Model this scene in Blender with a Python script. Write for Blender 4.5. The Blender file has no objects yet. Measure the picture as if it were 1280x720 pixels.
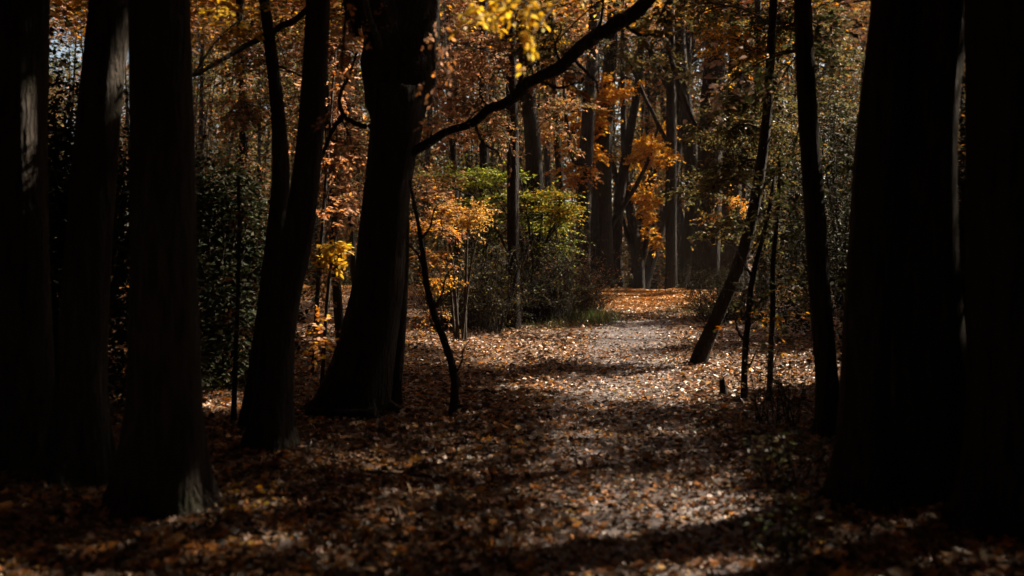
import bpy, math, random
import numpy as np
from mathutils import Vector

S = bpy.context.scene
COL = S.collection
rng = np.random.default_rng(7)
random.seed(7)

# ------------------------------------------------------------------ camera
F_PX, CX, HY, EYE = 1300.0, 640.0, 330.0, 1.5
cam_d = bpy.data.cameras.new("camera")
cam = bpy.data.objects.new("camera", cam_d)
COL.objects.link(cam)
cam.location = (0, 0, EYE)
cam.rotation_euler = (math.radians(90), 0, 0)
cam_d.sensor_width = 36.0
cam_d.lens = 36.0 * F_PX / 1280.0
cam_d.shift_y = -(360.0 - HY) / 1280.0
cam_d.clip_start = 0.05
cam_d.clip_end = 2000
cam_d.dof.use_dof = True
cam_d.dof.focus_distance = 18.0
cam_d.dof.aperture_fstop = 1.4
cam_d.dof.aperture_blades = 0
S.camera = cam

# ------------------------------------------------------------------ sky, sun, exposure
SUN_EL, SUN_AZ = math.radians(42), math.radians(58)     # ahead of the camera, to the right
SV = np.array([math.sin(SUN_AZ) * math.cos(SUN_EL), math.cos(SUN_AZ) * math.cos(SUN_EL), math.sin(SUN_EL)])
w = bpy.data.worlds.new("World")
S.world = w
w.use_nodes = True
nt = w.node_tree
nt.nodes.clear()
wo = nt.nodes.new("ShaderNodeOutputWorld")
bg = nt.nodes.new("ShaderNodeBackground")
sky = nt.nodes.new("ShaderNodeTexSky")
sky.sky_type = 'NISHITA'
sky.sun_disc = False
sky.sun_elevation = SUN_EL
sky.sun_rotation = SUN_AZ
sky.dust_density = 2.0
sky.air_density = 1.0
sky.ozone_density = 0.6
bg.inputs["Strength"].default_value = 0.05
nt.links.new(sky.outputs[0], bg.inputs[0])
nt.links.new(bg.outputs[0], wo.inputs[0])
sun_d = bpy.data.lights.new("sun", 'SUN')
sun_d.energy = 5.0
sun_d.angle = math.radians(0.9)
sun_d.color = (1.0, 0.86, 0.72)
sun = bpy.data.objects.new("sun", sun_d)
COL.objects.link(sun)
sun.rotation_euler = Vector(SV).to_track_quat('Z', 'Y').to_euler()
sun.location = (20, 45, 60)
VS = S.view_settings
VS.view_transform = 'Standard'
VS.look = 'None'
VS.gamma = 1
VS.exposure = 1.75
VS.use_white_balance = True
VS.white_balance_temperature = 7000
VS.white_balance_tint = 8
S.cycles.use_denoising = True
S.cycles.max_bounces = 5
S.cycles.diffuse_bounces = 3
S.cycles.glossy_bounces = 2
S.cycles.transmission_bounces = 3
S.cycles.sample_clamp_indirect = 4.0
S.cycles.caustics_reflective = False
S.cycles.caustics_refractive = False

# ------------------------------------------------------------------ noise and ground
_T = rng.random((256, 256))
def vnoise(x, y):
    x = np.asarray(x, float); y = np.asarray(y, float)
    xi = np.floor(x).astype(int); yi = np.floor(y).astype(int)
    fx = x - xi; fy = y - yi
    fx = fx * fx * (3 - 2 * fx); fy = fy * fy * (3 - 2 * fy)
    a = _T[xi & 255, yi & 255]; b = _T[(xi + 1) & 255, yi & 255]
    c = _T[xi & 255, (yi + 1) & 255]; d = _T[(xi + 1) & 255, (yi + 1) & 255]
    return (a * (1 - fx) + b * fx) * (1 - fy) + (c * (1 - fx) + d * fx) * fy
def fbm(x, y, o=3):
    r = 0; a = .5; t = 0
    for k in range(o):
        r = r + a * vnoise(x * 2 ** k + 17 * k, y * 2 ** k + 5 * k); t += a; a *= .5
    return r / t
def sstep(a, b, x):
    t = np.clip((np.asarray(x, float) - a) / (b - a), 0, 1)
    return t * t * (3 - 2 * t)
def path_x(y):
    return np.interp(y, [0, 7, 10, 14, 20, 27, 37, 60], [.75, .9, 1.0, 1.45, 2.2, 3.3, 4.9, 9.0])
def ground(x, y):
    x = np.asarray(x, float); y = np.asarray(y, float)
    z = .55 * sstep(21, 37, y) - 1.3 * sstep(38.5, 62, y)
    dx = x - path_x(y)
    z = z + .25 * sstep(2.2, 6, dx) * sstep(45, 30, y) + .22 * sstep(2.5, 6.5, -dx) * sstep(45, 30, y)
    z = z + .10 * (fbm(x * .7 + 40, y * .7 + 40) - .5) + .03 * (vnoise(x * 2.5 + 9, y * 2.5) - .5)
    z = z - .05 * np.exp(-(dx / .9) ** 2)
    r = np.sqrt(x * x + (y - 20) ** 2)
    return z + 9 * sstep(85, 190, r) * sstep(-.2, .5, y / (r + 1e-6))
def at(px, py, d):
    return np.array([(px - CX) / F_PX * d, d, EYE - (py - HY) / F_PX * d])
def base_depth(px, py):
    for d in np.arange(3.0, 44, .05):
        p = at(px, py, d)
        if ground(p[0], p[1]) >= p[2]: return float(d)
    return 44.0

# ------------------------------------------------------------------ mesh builder
class MB:
    def __init__(self): self.v = []; self.lt = []; self.li = []; self.mi = []; self.c = []; self.n = 0
    def add(self, v, faces_flat, loop_tot, mat=0, col=None):
        v = np.asarray(v, np.float32); self.v.append(v)
        self.li.append(np.asarray(faces_flat, np.int32) + self.n)
        lt = np.asarray(loop_tot, np.int32); self.lt.append(lt)
        self.mi.append(np.full(len(lt), mat, np.int32))
        c = np.ones((len(v), 4), np.float32)
        if col is not None: c[:, :3] = col
        self.c.append(c); self.n += len(v)
    def build(self, name, mats, parent=None, smooth=True, loc=None):
        me = bpy.data.meshes.new(name)
        v = np.concatenate(self.v)
        if loc is not None: v = v - np.asarray(loc, np.float32)
        li = np.concatenate(self.li); lt = np.concatenate(self.lt)
        me.vertices.add(len(v)); me.vertices.foreach_set("co", v.ravel())
        me.loops.add(len(li)); me.loops.foreach_set("vertex_index", li)
        me.polygons.add(len(lt))
        st = np.zeros(len(lt), np.int32); st[1:] = np.cumsum(lt)[:-1]
        me.polygons.foreach_set("loop_start", st)
        for m in mats: me.materials.append(m)
        me.polygons.foreach_set("material_index", np.concatenate(self.mi))
        me.polygons.foreach_set("use_smooth", np.full(len(lt), smooth))
        ca = me.color_attributes.new("tone", 'FLOAT_COLOR', 'POINT')
        ca.data.foreach_set("color", np.concatenate(self.c).ravel())
        me.update(calc_edges=True); me.validate()
        o = bpy.data.objects.new(name, me); COL.objects.link(o)
        if parent is not None: o.parent = parent
        return o

def bez(p0, p1, p2, n):
    t = np.linspace(0, 1, n)[:, None]
    return (1 - t) ** 2 * p0 + 2 * t * (1 - t) * p1 + t * t * p2
def smooth_path(P, R, n):
    P = np.asarray(P, float); R = np.asarray(R, float)
    L = np.concatenate([[0], np.cumsum(np.linalg.norm(np.diff(P, axis=0), axis=1))])
    k = len(P)
    s = np.linspace(0, L[-1], n)
    out = np.zeros((n, 3))
    m = np.gradient(P, L, axis=0) if k > 2 else np.repeat((P[1:] - P[:1]) / L[-1], 2, 0)
    idx = np.clip(np.searchsorted(L, s, side='right') - 1, 0, k - 2)
    h = (L[idx + 1] - L[idx])[:, None]; t = ((s - L[idx]))[:, None] / h
    out = (2*t**3-3*t**2+1)*P[idx] + (t**3-2*t**2+t)*h*m[idx] + (-2*t**3+3*t**2)*P[idx+1] + (t**3-t**2)*h*m[idx+1]
    return out, np.interp(s, L, R)
def tube(mb, P, R, seg=6, mat=0, lump=0., flare=0., base_h=None, seed=0, cap=True):
    P = np.asarray(P, float); R = np.asarray(R, float); n = len(P)
    T = np.gradient(P, axis=0); T /= np.linalg.norm(T, axis=1)[:, None] + 1e-9
    ref = np.array([1., .13, .07]) if abs(T[:, 0]).mean() < .8 else np.array([.1, .2, 1.])
    A = np.cross(T, ref); A /= np.linalg.norm(A, axis=1)[:, None] + 1e-9
    B = np.cross(T, A)
    th = np.linspace(0, 2 * math.pi, seg, endpoint=False)
    r = np.repeat(R[:, None], seg, 1)
    if lump > 0:
        rr = np.random.default_rng(seed)
        L = np.concatenate([[0], np.cumsum(np.linalg.norm(np.diff(P, axis=0), axis=1))])
        for k in (2, 3, 5, 9):
            ph, fr, am = rr.random() * 6.28, rr.uniform(.5, 1.6), rr.uniform(.4, 1)
            r = r * (1 + lump * am / (k ** .6) * np.sin(k * th[None, :] + ph + fr * L[:, None]) )
        r = r * (1 + lump * .5 * (vnoise(L * 2.2 + seed, L * 0 + seed) - .5)[:, None])
    if flare > 0:
        hgt = P[:, 2] - base_h
        rr = np.random.default_rng(seed + 5)
        k = rr.integers(4, 7); ph = rr.random() * 6.28
        lob = .55 + .45 * np.cos(k * th[None, :] + ph + .6 * np.sin(th[None, :]))
        e = np.exp(-np.clip(hgt, -.3, 9) / (1.3 * R[0] + .08))[:, None]
        r = r * (1 + flare * e * lob)
    V = P[:, None, :] + r[:, :, None] * (np.cos(th)[None, :, None] * A[:, None, :] + np.sin(th)[None, :, None] * B[:, None, :])
    V = V.reshape(-1, 3)
    i = np.arange(n - 1)[:, None] * seg; j = np.arange(seg)[None, :]; j2 = (j + 1) % seg
    q = np.stack([i + j, i + j2, i + seg + j2, i + seg + j], -1).reshape(-1)
    lt = np.full((n - 1) * seg, 4)
    if cap:
        q = np.concatenate([q, (n - 1) * seg + np.arange(seg)]); lt = np.concatenate([lt, [seg]])
    mb.add(V, q, lt, mat)

# leaf templates: x along the leaf, y across, z curl
def T_leaf4():
    return (np.array([[0, 0, 0], [.5, .3, .06], [1, 0, -.08], [.5, -.3, .06]]), [0, 1, 2, 0, 2, 3], [3, 3])
def T_leaf6():
    return (np.array([[0, 0, 0], [.35, .3, .08], [.75, .22, .04], [1.02, 0, -.1], [.75, -.22, .04], [.35, -.3, .08]]),
            [0, 1, 2, 3, 0, 3, 4, 5], [4, 4])
def T_lobed():
    o = np.array([[0, 0], [.12, .22], [.05, .48], [.38, .36], [.52, .52], [.66, .26], [1.0, .0], [.66, -.26], [.52, -.52], [.38, -.36], [.05, -.48], [.12, -.22]])
    z = np.array([0, .07, .16, .06, .15, .04, -.06, .05, .17, .06, .14, .05])
    v = np.concatenate([np.column_stack([o, z]), [[.36, 0, -.02]]])
    f = []
    for k in range(12): f += [12, k, (k + 1) % 12]
    return (v, f, [3] * 12)
L4, L6, LOB = T_leaf4(), T_leaf6(), T_lobed()
def leaves(mb, P, X, Nn, size, col, tpl=L4, mat=0, curl=None):
    """P position, X direction of the leaf, Nn its approximate normal (all N x 3)."""
    N = len(P)
    if N == 0: return
    X = X / (np.linalg.norm(X, axis=1)[:, None] + 1e-9)
    Y = np.cross(Nn, X); Y /= np.linalg.norm(Y, axis=1)[:, None] + 1e-9
    Z = np.cross(X, Y)
    tv, tf, tl = tpl; k = len(tv)
    size = np.broadcast_to(size, (N,))[:, None, None]
    cz = np.ones(N) if curl is None else curl
    V = P[:, None, :] + size * (tv[None, :, 0:1] * X[:, None, :] + tv[None, :, 1:2] * Y[:, None, :] + (tv[None, :, 2:3] * cz[:, None, None]) * Z[:, None, :])
    f = (np.asarray(tf)[None, :] + (np.arange(N) * k)[:, None]).ravel()
    mb.add(V.reshape(-1, 3), f, np.tile(tl, N), mat, np.repeat(col, k, 0))
def pick(pal, n, jit=.25, w=None):
    pal = np.asarray(pal); w = None if w is None else np.asarray(w) / np.sum(w)
    c = pal[rng.choice(len(pal), n, p=w)]
    return np.clip(c * (1 + jit * rng.standard_normal((n, 1))), .004, .85)
def rnd_dir(n, flat=.35):
    a = rng.random(n) * 2 * math.pi
    return np.column_stack([np.cos(a), np.sin(a), flat * rng.standard_normal(n)])
def up_norm(n, tilt=.4):
    return np.column_stack([tilt * rng.standard_normal(n), tilt * rng.standard_normal(n), np.ones(n)])

# ------------------------------------------------------------------ materials
def new_mat(name):
    m = bpy.data.materials.new(name); m.use_nodes = True
    t = m.node_tree; t.nodes.clear()
    return m, t, t.nodes.new("ShaderNodeOutputMaterial")
def leaf_mat(name, trans=.45, rough=.5, spec=.4):
    m, t, out = new_mat(name)
    at_ = t.nodes.new("ShaderNodeAttribute"); at_.attribute_name = "tone"
    p = t.nodes.new("ShaderNodeBsdfPrincipled")
    nz = t.nodes.new("ShaderNodeTexNoise"); nz.inputs["Scale"].default_value = 40
    mx = t.nodes.new("ShaderNodeMix"); mx.data_type = 'RGBA'; mx.blend_type = 'MULTIPLY'
    rp = t.nodes.new("ShaderNodeValToRGB"); rp.color_ramp.elements[0].color = (.55, .5, .45, 1); rp.color_ramp.elements[1].color = (1.15, 1.15, 1.1, 1)
    tc = t.nodes.new("ShaderNodeTexCoord"); t.links.new(tc.outputs["Object"], nz.inputs["Vector"])
    t.links.new(nz.outputs["Fac"], rp.inputs[0])
    mx.inputs["Factor"].default_value = .7
    t.links.new(at_.outputs["Color"], mx.inputs["A"]); t.links.new(rp.outputs[0], mx.inputs["B"])
    t.links.new(mx.outputs["Result"], p.inputs["Base Color"])
    p.inputs["Roughness"].default_value = rough
    p.inputs["Specular IOR Level"].default_value = spec
    if trans > 0:
        tr = t.nodes.new("ShaderNodeBsdfTranslucent"); ms = t.nodes.new("ShaderNodeMixShader")
        t.links.new(mx.outputs["Result"], tr.inputs["Color"]); ms.inputs[0].default_value = trans
        t.links.new(p.outputs[0], ms.inputs[1]); t.links.new(tr.outputs[0], ms.inputs[2]); t.links.new(ms.outputs[0], out.inputs[0])
    else: t.links.new(p.outputs[0], out.inputs[0])
    return m
def bark_mat(name, c1, c2, scale=1.0, moss=.0):
    m, t, out = new_mat(name)
    p = t.nodes.new("ShaderNodeBsdfPrincipled"); tc = t.nodes.new("ShaderNodeTexCoord")
    mp = t.nodes.new("ShaderNodeMapping"); mp.inputs["Scale"].default_value = (9 * scale, 9 * scale, 1.4 * scale)
    t.links.new(tc.outputs["Object"], mp.inputs[0])
    n1 = t.nodes.new("ShaderNodeTexNoise"); n1.inputs["Scale"].default_value = 2.2; n1.inputs["Detail"].default_value = 8; n1.inputs["Distortion"].default_value = .6
    v1 = t.nodes.new("ShaderNodeTexVoronoi"); v1.feature = 'DISTANCE_TO_EDGE'; v1.inputs["Scale"].default_value = 2.4
    t.links.new(mp.outputs[0], n1.inputs["Vector"]); t.links.new(n1.outputs["Color"], v1.inputs["Vector"])
    mpv = t.nodes.new("ShaderNodeVectorMath"); mpv.operation = 'MULTIPLY_ADD'; mpv.inputs[1].default_value = (.8, .8, .8)
    t.links.new(n1.outputs["Color"], mpv.inputs[0]); t.links.new(mp.outputs[0], mpv.inputs[2]); t.links.new(mpv.outputs[0], v1.inputs["Vector"])
    rp = t.nodes.new("ShaderNodeValToRGB"); rp.color_ramp.elements[0].color = (*c1, 1); rp.color_ramp.elements[1].color = (*c2, 1)
    rp.color_ramp.elements[0].position = .3; rp.color_ramp.elements[1].position = .7
    t.links.new(n1.outputs["Fac"], rp.inputs[0])
    n2 = t.nodes.new("ShaderNodeTexNoise"); n2.inputs["Scale"].default_value = 1.3; n2.inputs["Detail"].default_value = 5
    t.links.new(tc.outputs["Object"], n2.inputs["Vector"])
    r2 = t.nodes.new("ShaderNodeValToRGB"); r2.color_ramp.elements[0].position = .55; r2.color_ramp.elements[1].position = .68
    r2.color_ramp.elements[0].color = (0, 0, 0, 1); r2.color_ramp.elements[1].color = (moss, moss, moss, 1)
    t.links.new(n2.outputs["Fac"], r2.inputs[0])
    mx = t.nodes.new("ShaderNodeMix"); mx.data_type = 'RGBA'; mx.inputs["B"].default_value = (.035, .05, .018, 1)
    t.links.new(r2.outputs[0], mx.inputs["Factor"]); t.links.new(rp.outputs[0], mx.inputs["A"])
    t.links.new(mx.outputs["Result"], p.inputs["Base Color"])
    p.inputs["Roughness"].default_value = .85; p.inputs["Specular IOR Level"].default_value = .2
    ad = t.nodes.new("ShaderNodeMath"); ad.operation = 'MULTIPLY_ADD'; ad.inputs[1].default_value = 1.2
    t.links.new(v1.outputs["Distance"], ad.inputs[0]); t.links.new(n1.outputs["Fac"], ad.inputs[2])
    bp = t.nodes.new("ShaderNodeBump"); bp.inputs["Strength"].default_value = 1.0; bp.inputs["Distance"].default_value = .06
    t.links.new(ad.outputs[0], bp.inputs["Height"]); t.links.new(bp.outputs[0], p.inputs["Normal"])
    t.links.new(p.outputs[0], out.inputs[0])
    return m
def soil_mat():
    m, t, out = new_mat("forest_soil")
    p = t.nodes.new("ShaderNodeBsdfPrincipled"); tc = t.nodes.new("ShaderNodeTexCoord")
    n1 = t.nodes.new("ShaderNodeTexNoise"); n1.inputs["Scale"].default_value = 14; n1.inputs["Detail"].default_value = 9
    v1 = t.nodes.new("ShaderNodeTexVoronoi"); v1.inputs["Scale"].default_value = 16
    for q in (n1, v1): t.links.new(tc.outputs["Object"], q.inputs["Vector"])
    rp = t.nodes.new("ShaderNodeValToRGB")
    e = rp.color_ramp.elements; e[0].color = (.025, .018, .013, 1); e[0].position = .3; e[1].color = (.15, .075, .035, 1); e[1].position = .75
    t.links.new(n1.outputs["Fac"], rp.inputs[0])
    mx = t.nodes.new("ShaderNodeMix"); mx.data_type = 'RGBA'; mx.blend_type = 'OVERLAY'; mx.inputs["Factor"].default_value = .5
    hs = t.nodes.new("ShaderNodeHueSaturation"); hs.inputs["Saturation"].default_value = .0
    t.links.new(v1.outputs["Color"], hs.inputs["Color"]); t.links.new(rp.outputs[0], mx.inputs["A"]); t.links.new(hs.outputs[0], mx.inputs["B"])
    t.links.new(mx.outputs["Result"], p.inputs["Base Color"]); p.inputs["Roughness"].default_value = .8
    bp = t.nodes.new("ShaderNodeBump"); bp.inputs["Distance"].default_value = .03; bp.inputs["Strength"].default_value = 1
    t.links.new(n1.outputs["Fac"], bp.inputs["Height"]); t.links.new(bp.outputs[0], p.inputs["Normal"])
    t.links.new(p.outputs[0], out.inputs[0])
    return m
def path_mat():
    m, t, out = new_mat("trodden_earth")
    p = t.nodes.new("ShaderNodeBsdfPrincipled"); tc = t.nodes.new("ShaderNodeTexCoord")
    n1 = t.nodes.new("ShaderNodeTexNoise"); n1.inputs["Scale"].default_value = 22; n1.inputs["Detail"].default_value = 8
    t.links.new(tc.outputs["Object"], n1.inputs["Vector"])
    rp = t.nodes.new("ShaderNodeValToRGB")
    e = rp.color_ramp.elements; e[0].color = (.045, .036, .034, 1); e[0].position = .35; e[1].color = (.2, .172, .178, 1); e[1].position = .7
    t.links.new(n1.outputs["Fac"], rp.inputs[0]); t.links.new(rp.outputs[0], p.inputs["Base Color"])
    p.inputs["Roughness"].default_value = .55
    bp = t.nodes.new("ShaderNodeBump"); bp.inputs["Distance"].default_value = .03; bp.inputs["Strength"].default_value = .9
    t.links.new(n1.outputs["Fac"], bp.inputs["Height"]); t.links.new(bp.outputs[0], p.inputs["Normal"])
    t.links.new(p.outputs[0], out.inputs[0])
    return m
M_LEAF = leaf_mat("autumn_foliage", .58, .5, .35)
M_LITTER = leaf_mat("fallen_leaf", .15, .45, .42)
M_EVER = leaf_mat("evergreen_foliage", .15, .65, .12)
M_BARK = bark_mat("dark_bark", (.018, .014, .011), (.062, .05, .04), 1.0, .5)
M_BARK_SHADE = bark_mat("shaded_dark_bark", (.012, .01, .009), (.026, .021, .018), .8, .3)  # darker bark copy: shade put into the colour of sunlit trunks
M_BARK2 = bark_mat("smooth_bark", (.03, .026, .022), (.085, .075, .065), 2.0, .35)
M_TWIG = bark_mat("twig_bark", (.02, .015, .012), (.06, .045, .035), 3.0)
M_SOIL, M_PATH = soil_mat(), path_mat()

ORANGE = [(.66, .27, .02), (.72, .36, .03), (.58, .2, .015), (.6, .38, .05)]
PINKBR = [(.42, .2, .11), (.36, .14, .06), (.5, .27, .17), (.3, .16, .06), (.25, .17, .06)]
YELLOW = [(.7, .42, .03), (.68, .36, .02), (.6, .42, .06)]
GREEN = [(.2, .27, .035), (.3, .33, .04), (.42, .38, .05), (.13, .18, .03)]
DKGREEN = [(.045, .06, .02), (.06, .07, .022), (.09, .07, .025)]
PEACH = [(.62, .34, .2), (.66, .3, .12), (.6, .24, .06), (.5, .3, .2)]
BRGREEN = [(.14, .11, .035), (.1, .1, .03), (.2, .12, .035), (.08, .08, .03)]
PALE = [(.6, .42, .33), (.55, .36, .26), (.5, .36, .25)]
LITTER = [(.13, .055, .025), (.22, .085, .03), (.32, .12, .03), (.36, .24, .15), (.45, .16, .025), (.05, .032, .022), (.38, .23, .17), (.5, .26, .06)]
LITTER_W = [3.0, 2.4, 1.8, 2.0, 2.0, 4.6, 2.0, .8]  # pale and orange weights raised to stand in for glints

# ------------------------------------------------------------------ ids
def tag(o, label, cat, group=None, kind=None):
    if label: o["label"] = label
    if cat: o["category"] = cat
    if group: o["group"] = group
    if kind: o["kind"] = kind
    return o
def thing(name, label, cat, loc, group=None):
    o = bpy.data.objects.new(name, None); COL.objects.link(o)
    o.location = [float(v) for v in loc]; o.empty_display_size = .2
    return tag(o, label, cat, group)

# ------------------------------------------------------------------ gaps shaped in the canopy to let sun onto chosen spots
def hole(x, y, cx, cy, rx, ry, soft=.5):
    r = np.sqrt(((x - cx) / rx) ** 2 + ((y - cy) / ry) ** 2)
    return 1 - sstep(1 - soft, 1 + soft * .4, r)
def open_sky(p):
    """0 shade .. 1 open, by where a sun ray through p reaches the ground."""
    k = p[:, 2] / SV[2]
    x = p[:, 0] - SV[0] * k; y = p[:, 1] - SV[1] * k
    o = np.zeros(len(p))
    o = np.maximum(o, 1.0 * hole(x, y, 1.9, 16.6, 3.4, 7.6, .5))
    o = np.maximum(o, 1.0 * hole(x, y, -1.0, 20.8, 2.2, 3.6, .4))
    o = np.maximum(o, 1.0 * hole(x, y, -1.7, 23.0, 3.4, 4.0, .25))
    o = np.maximum(o, 1.0 * hole(x, y, -3.5, 18.8, 1.6, 1.8, .3))
    o = np.maximum(o, 1.0 * hole(x, y, 4.2, 31, 3.4, 8.5, .4))
    o = np.maximum(o, .7 * hole(x, y, 4.4, 13.8, 1.8, 2.4))
    o = np.maximum(o, .7 * sstep(28, 33, y) * sstep(46, 42, y))
    o = np.maximum(o, .22 * sstep(42, 46, y))
    o = np.maximum(o, .6 * sstep(-3.2, -4.4, x) * sstep(10.5, 12.5, y) * sstep(-13, -11, x))
    o = np.maximum(o, 1.0 * hole(x, y, -5.2, 11.4, 1.9, 1.3, .3))
    pd = np.abs(x - path_x(y))
    o = np.maximum(o, 1.0 * sstep(1.9, 1.2, pd) * sstep(11, 13, y) * sstep(42, 38, y))
    o = np.maximum(o, .66 * sstep(1.5, .4, pd) * sstep(3, 5, y) * sstep(15, 12, y))
    o = np.maximum(o, .32 * hole(x, y, .4, 8, 2.9, 7, .8))
    o = np.maximum(o, .2 * hole(x, y, -1.2, 9, 2.2, 5, .8))
    for (hx, hy, hr, hv) in ((-5.5, 5.6, .45, 1.), (-2.64, 3.95, .9, 1.), (-2.95, 4.35, .7, 1.), (-1.7, 6.1, .3, .6), (-3.5, 10.7, .9, 1.), (-.9, 8.3, .9, .5)):
        o = np.maximum(o, hv * hole(x, y, hx, hy, hr * 1.15, hr * 1.15, .2))
    n = fbm(x * .9 + 3, y * .9 + 8, 3)
    return np.clip(o * 1.15 + (n - .5) * .7 * (o > .42) + .14 * (vnoise(x * 2.1, y * 2.1) > .8) * sstep(11, 14, y) * sstep(-6, -2, x), 0, 1)

# ------------------------------------------------------------------ ground sheet
def axis(lo, hi, fine_lo, fine_hi, st):
    a = list(np.arange(fine_lo, fine_hi, st)); s = st; x = fine_hi
    while x < hi: a.append(x); s *= 1.25; x += s
    a.append(hi); s = st; x = fine_lo - st
    while x > lo: a.insert(0, x); s *= 1.25; x -= s
    a.insert(0, lo); return np.array(a)
gx = axis(-260, 260, -9, 12, .14); gy = axis(-150, 300, 3, 42, .16)
GX, GY = np.meshgrid(gx, gy)
GZ = ground(GX, GY)
mb = MB(); nx, ny = len(gx), len(gy)
ii = (np.arange(ny - 1)[:, None] * nx + np.arange(nx - 1)[None, :])
mb.add(np.column_stack([GX.ravel(), GY.ravel(), GZ.ravel()]), np.stack([ii, ii + 1, ii + nx + 1, ii + nx], -1).ravel(), np.full((nx - 1) * (ny - 1), 4))
tag(mb.build("forest_floor", [M_SOIL]), None, None, kind="structure")
mb = MB()
py_ = np.arange(2.0, 60, .16); u = np.linspace(-1, 1, 15)
hw = 1.0 + .25 * (vnoise(py_ * .5, py_ * 0 + 3) - .5)
PX = path_x(py_)[:, None] + u[None, :] * hw[:, None] + .18 * (vnoise(py_[:, None] * 1.7, u[None, :] * 2 + 30) - .5)
PY = np.repeat(py_[:, None], 15, 1)
# the grid sheet is linear between its points: follow it closely and ride just above
PZ = ground(PX, PY) + .012 - .03 * np.abs(u[None, :]) ** 6
n_, k_ = PX.shape
ii = (np.arange(n_ - 1)[:, None] * k_ + np.arange(k_ - 1)[None, :])
mb.add(np.column_stack([PX.ravel(), PY.ravel(), PZ.ravel()]), np.stack([ii, ii + 1, ii + k_ + 1, ii + k_], -1).ravel(), np.full((n_ - 1) * (k_ - 1), 4))
tag(mb.build("path", [M_PATH]), None, None, kind="structure")

# ------------------------------------------------------------------ fallen leaves
def litter(N, ylo, yhi, tpl, smin, smax, half):
    u = rng.random(N)
    y = ylo + (yhi - ylo) * u
    hwid = half(y)
    x = (rng.random(N) * 2 - 1) * hwid
    dx = np.abs(x - path_x(y))
    keep = rng.random(N) < np.where(dx < .8, .93 - .5 * sstep(17, 20, y) * sstep(28, 25, y) * sstep(.8, .4, dx), .97) * (.55 + .7 * fbm(x * 1.3, y * 1.3))
    x, y, dx = x[keep], y[keep], dx[keep]; n = len(x)
    z = ground(x, y) + .012 + rng.random(n) * .022
    P = np.column_stack([x, y, z])
    size = rng.uniform(smin, smax, n) * np.where(rng.random(n) < .3, .55, 1) * np.where(rng.random(n) < .07, 1.5, 1) * np.where(dx < .7, .8, 1)
    tilt = .38 * rng.standard_normal((n, 2))
    Nn = np.column_stack([tilt, np.ones(n)])
    c = pick(LITTER, n, .4, LITTER_W) * np.array([1.0, 1.1, 1.16])
    far = sstep(27, 31, y)[:, None]  # crest leaves recoloured vivid orange, painting in the orange sunlight there
    c = c * (1 - far * .92) + pick([(.72, .31, .03), (.62, .24, .03), (.42, .17, .03), (.5, .32, .12)], n) * far * .92
    X = rnd_dir(n, .22)
    return P, X, Nn, size, c, tpl, rng.uniform(-1., 2.8, n)
mb = MB()
for a in (litter(52000, 3.6, 10, LOB, .036, .078, lambda y: .62 * y + .6), litter(70000, 10, 20, L6, .045, .09, lambda y: .56 * y),
          litter(70000, 20, 40, L4, .07, .12, lambda y: np.minimum(.5 * y, 14))):
    P, X, Nn, size, c, tpl, cu = a
    leaves(mb, P, X, Nn, size, c, tpl, 0, cu)
P, X, Nn, size, c, tpl, cu = litter(60000, 26, 39.5, L4, .06, .11, lambda y: 2.8 + 0 * y)  # extra crest leaves carrying the same painted-in orange light
P[:, 0] += path_x(P[:, 1]); P[:, 2] = ground(P[:, 0], P[:, 1]) + .015 + rng.random(len(P)) * .02
leaves(mb, P, X, Nn, size, c, tpl, 0, cu)
P, X, Nn, size, c, tpl, cu = litter(120000, 3.6, 15, L4, .014, .036, lambda y: .6 * y + .4)     # crumbled bits
P[:, 2] += .006
leaves(mb, P, X, Nn, size, c * .8, tpl, 0, cu)
tag(mb.build("leaf_litter", [M_LITTER], smooth=False), "autumn leaves lying thick over the forest floor and path", "fallen leaves", kind="stuff")

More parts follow.
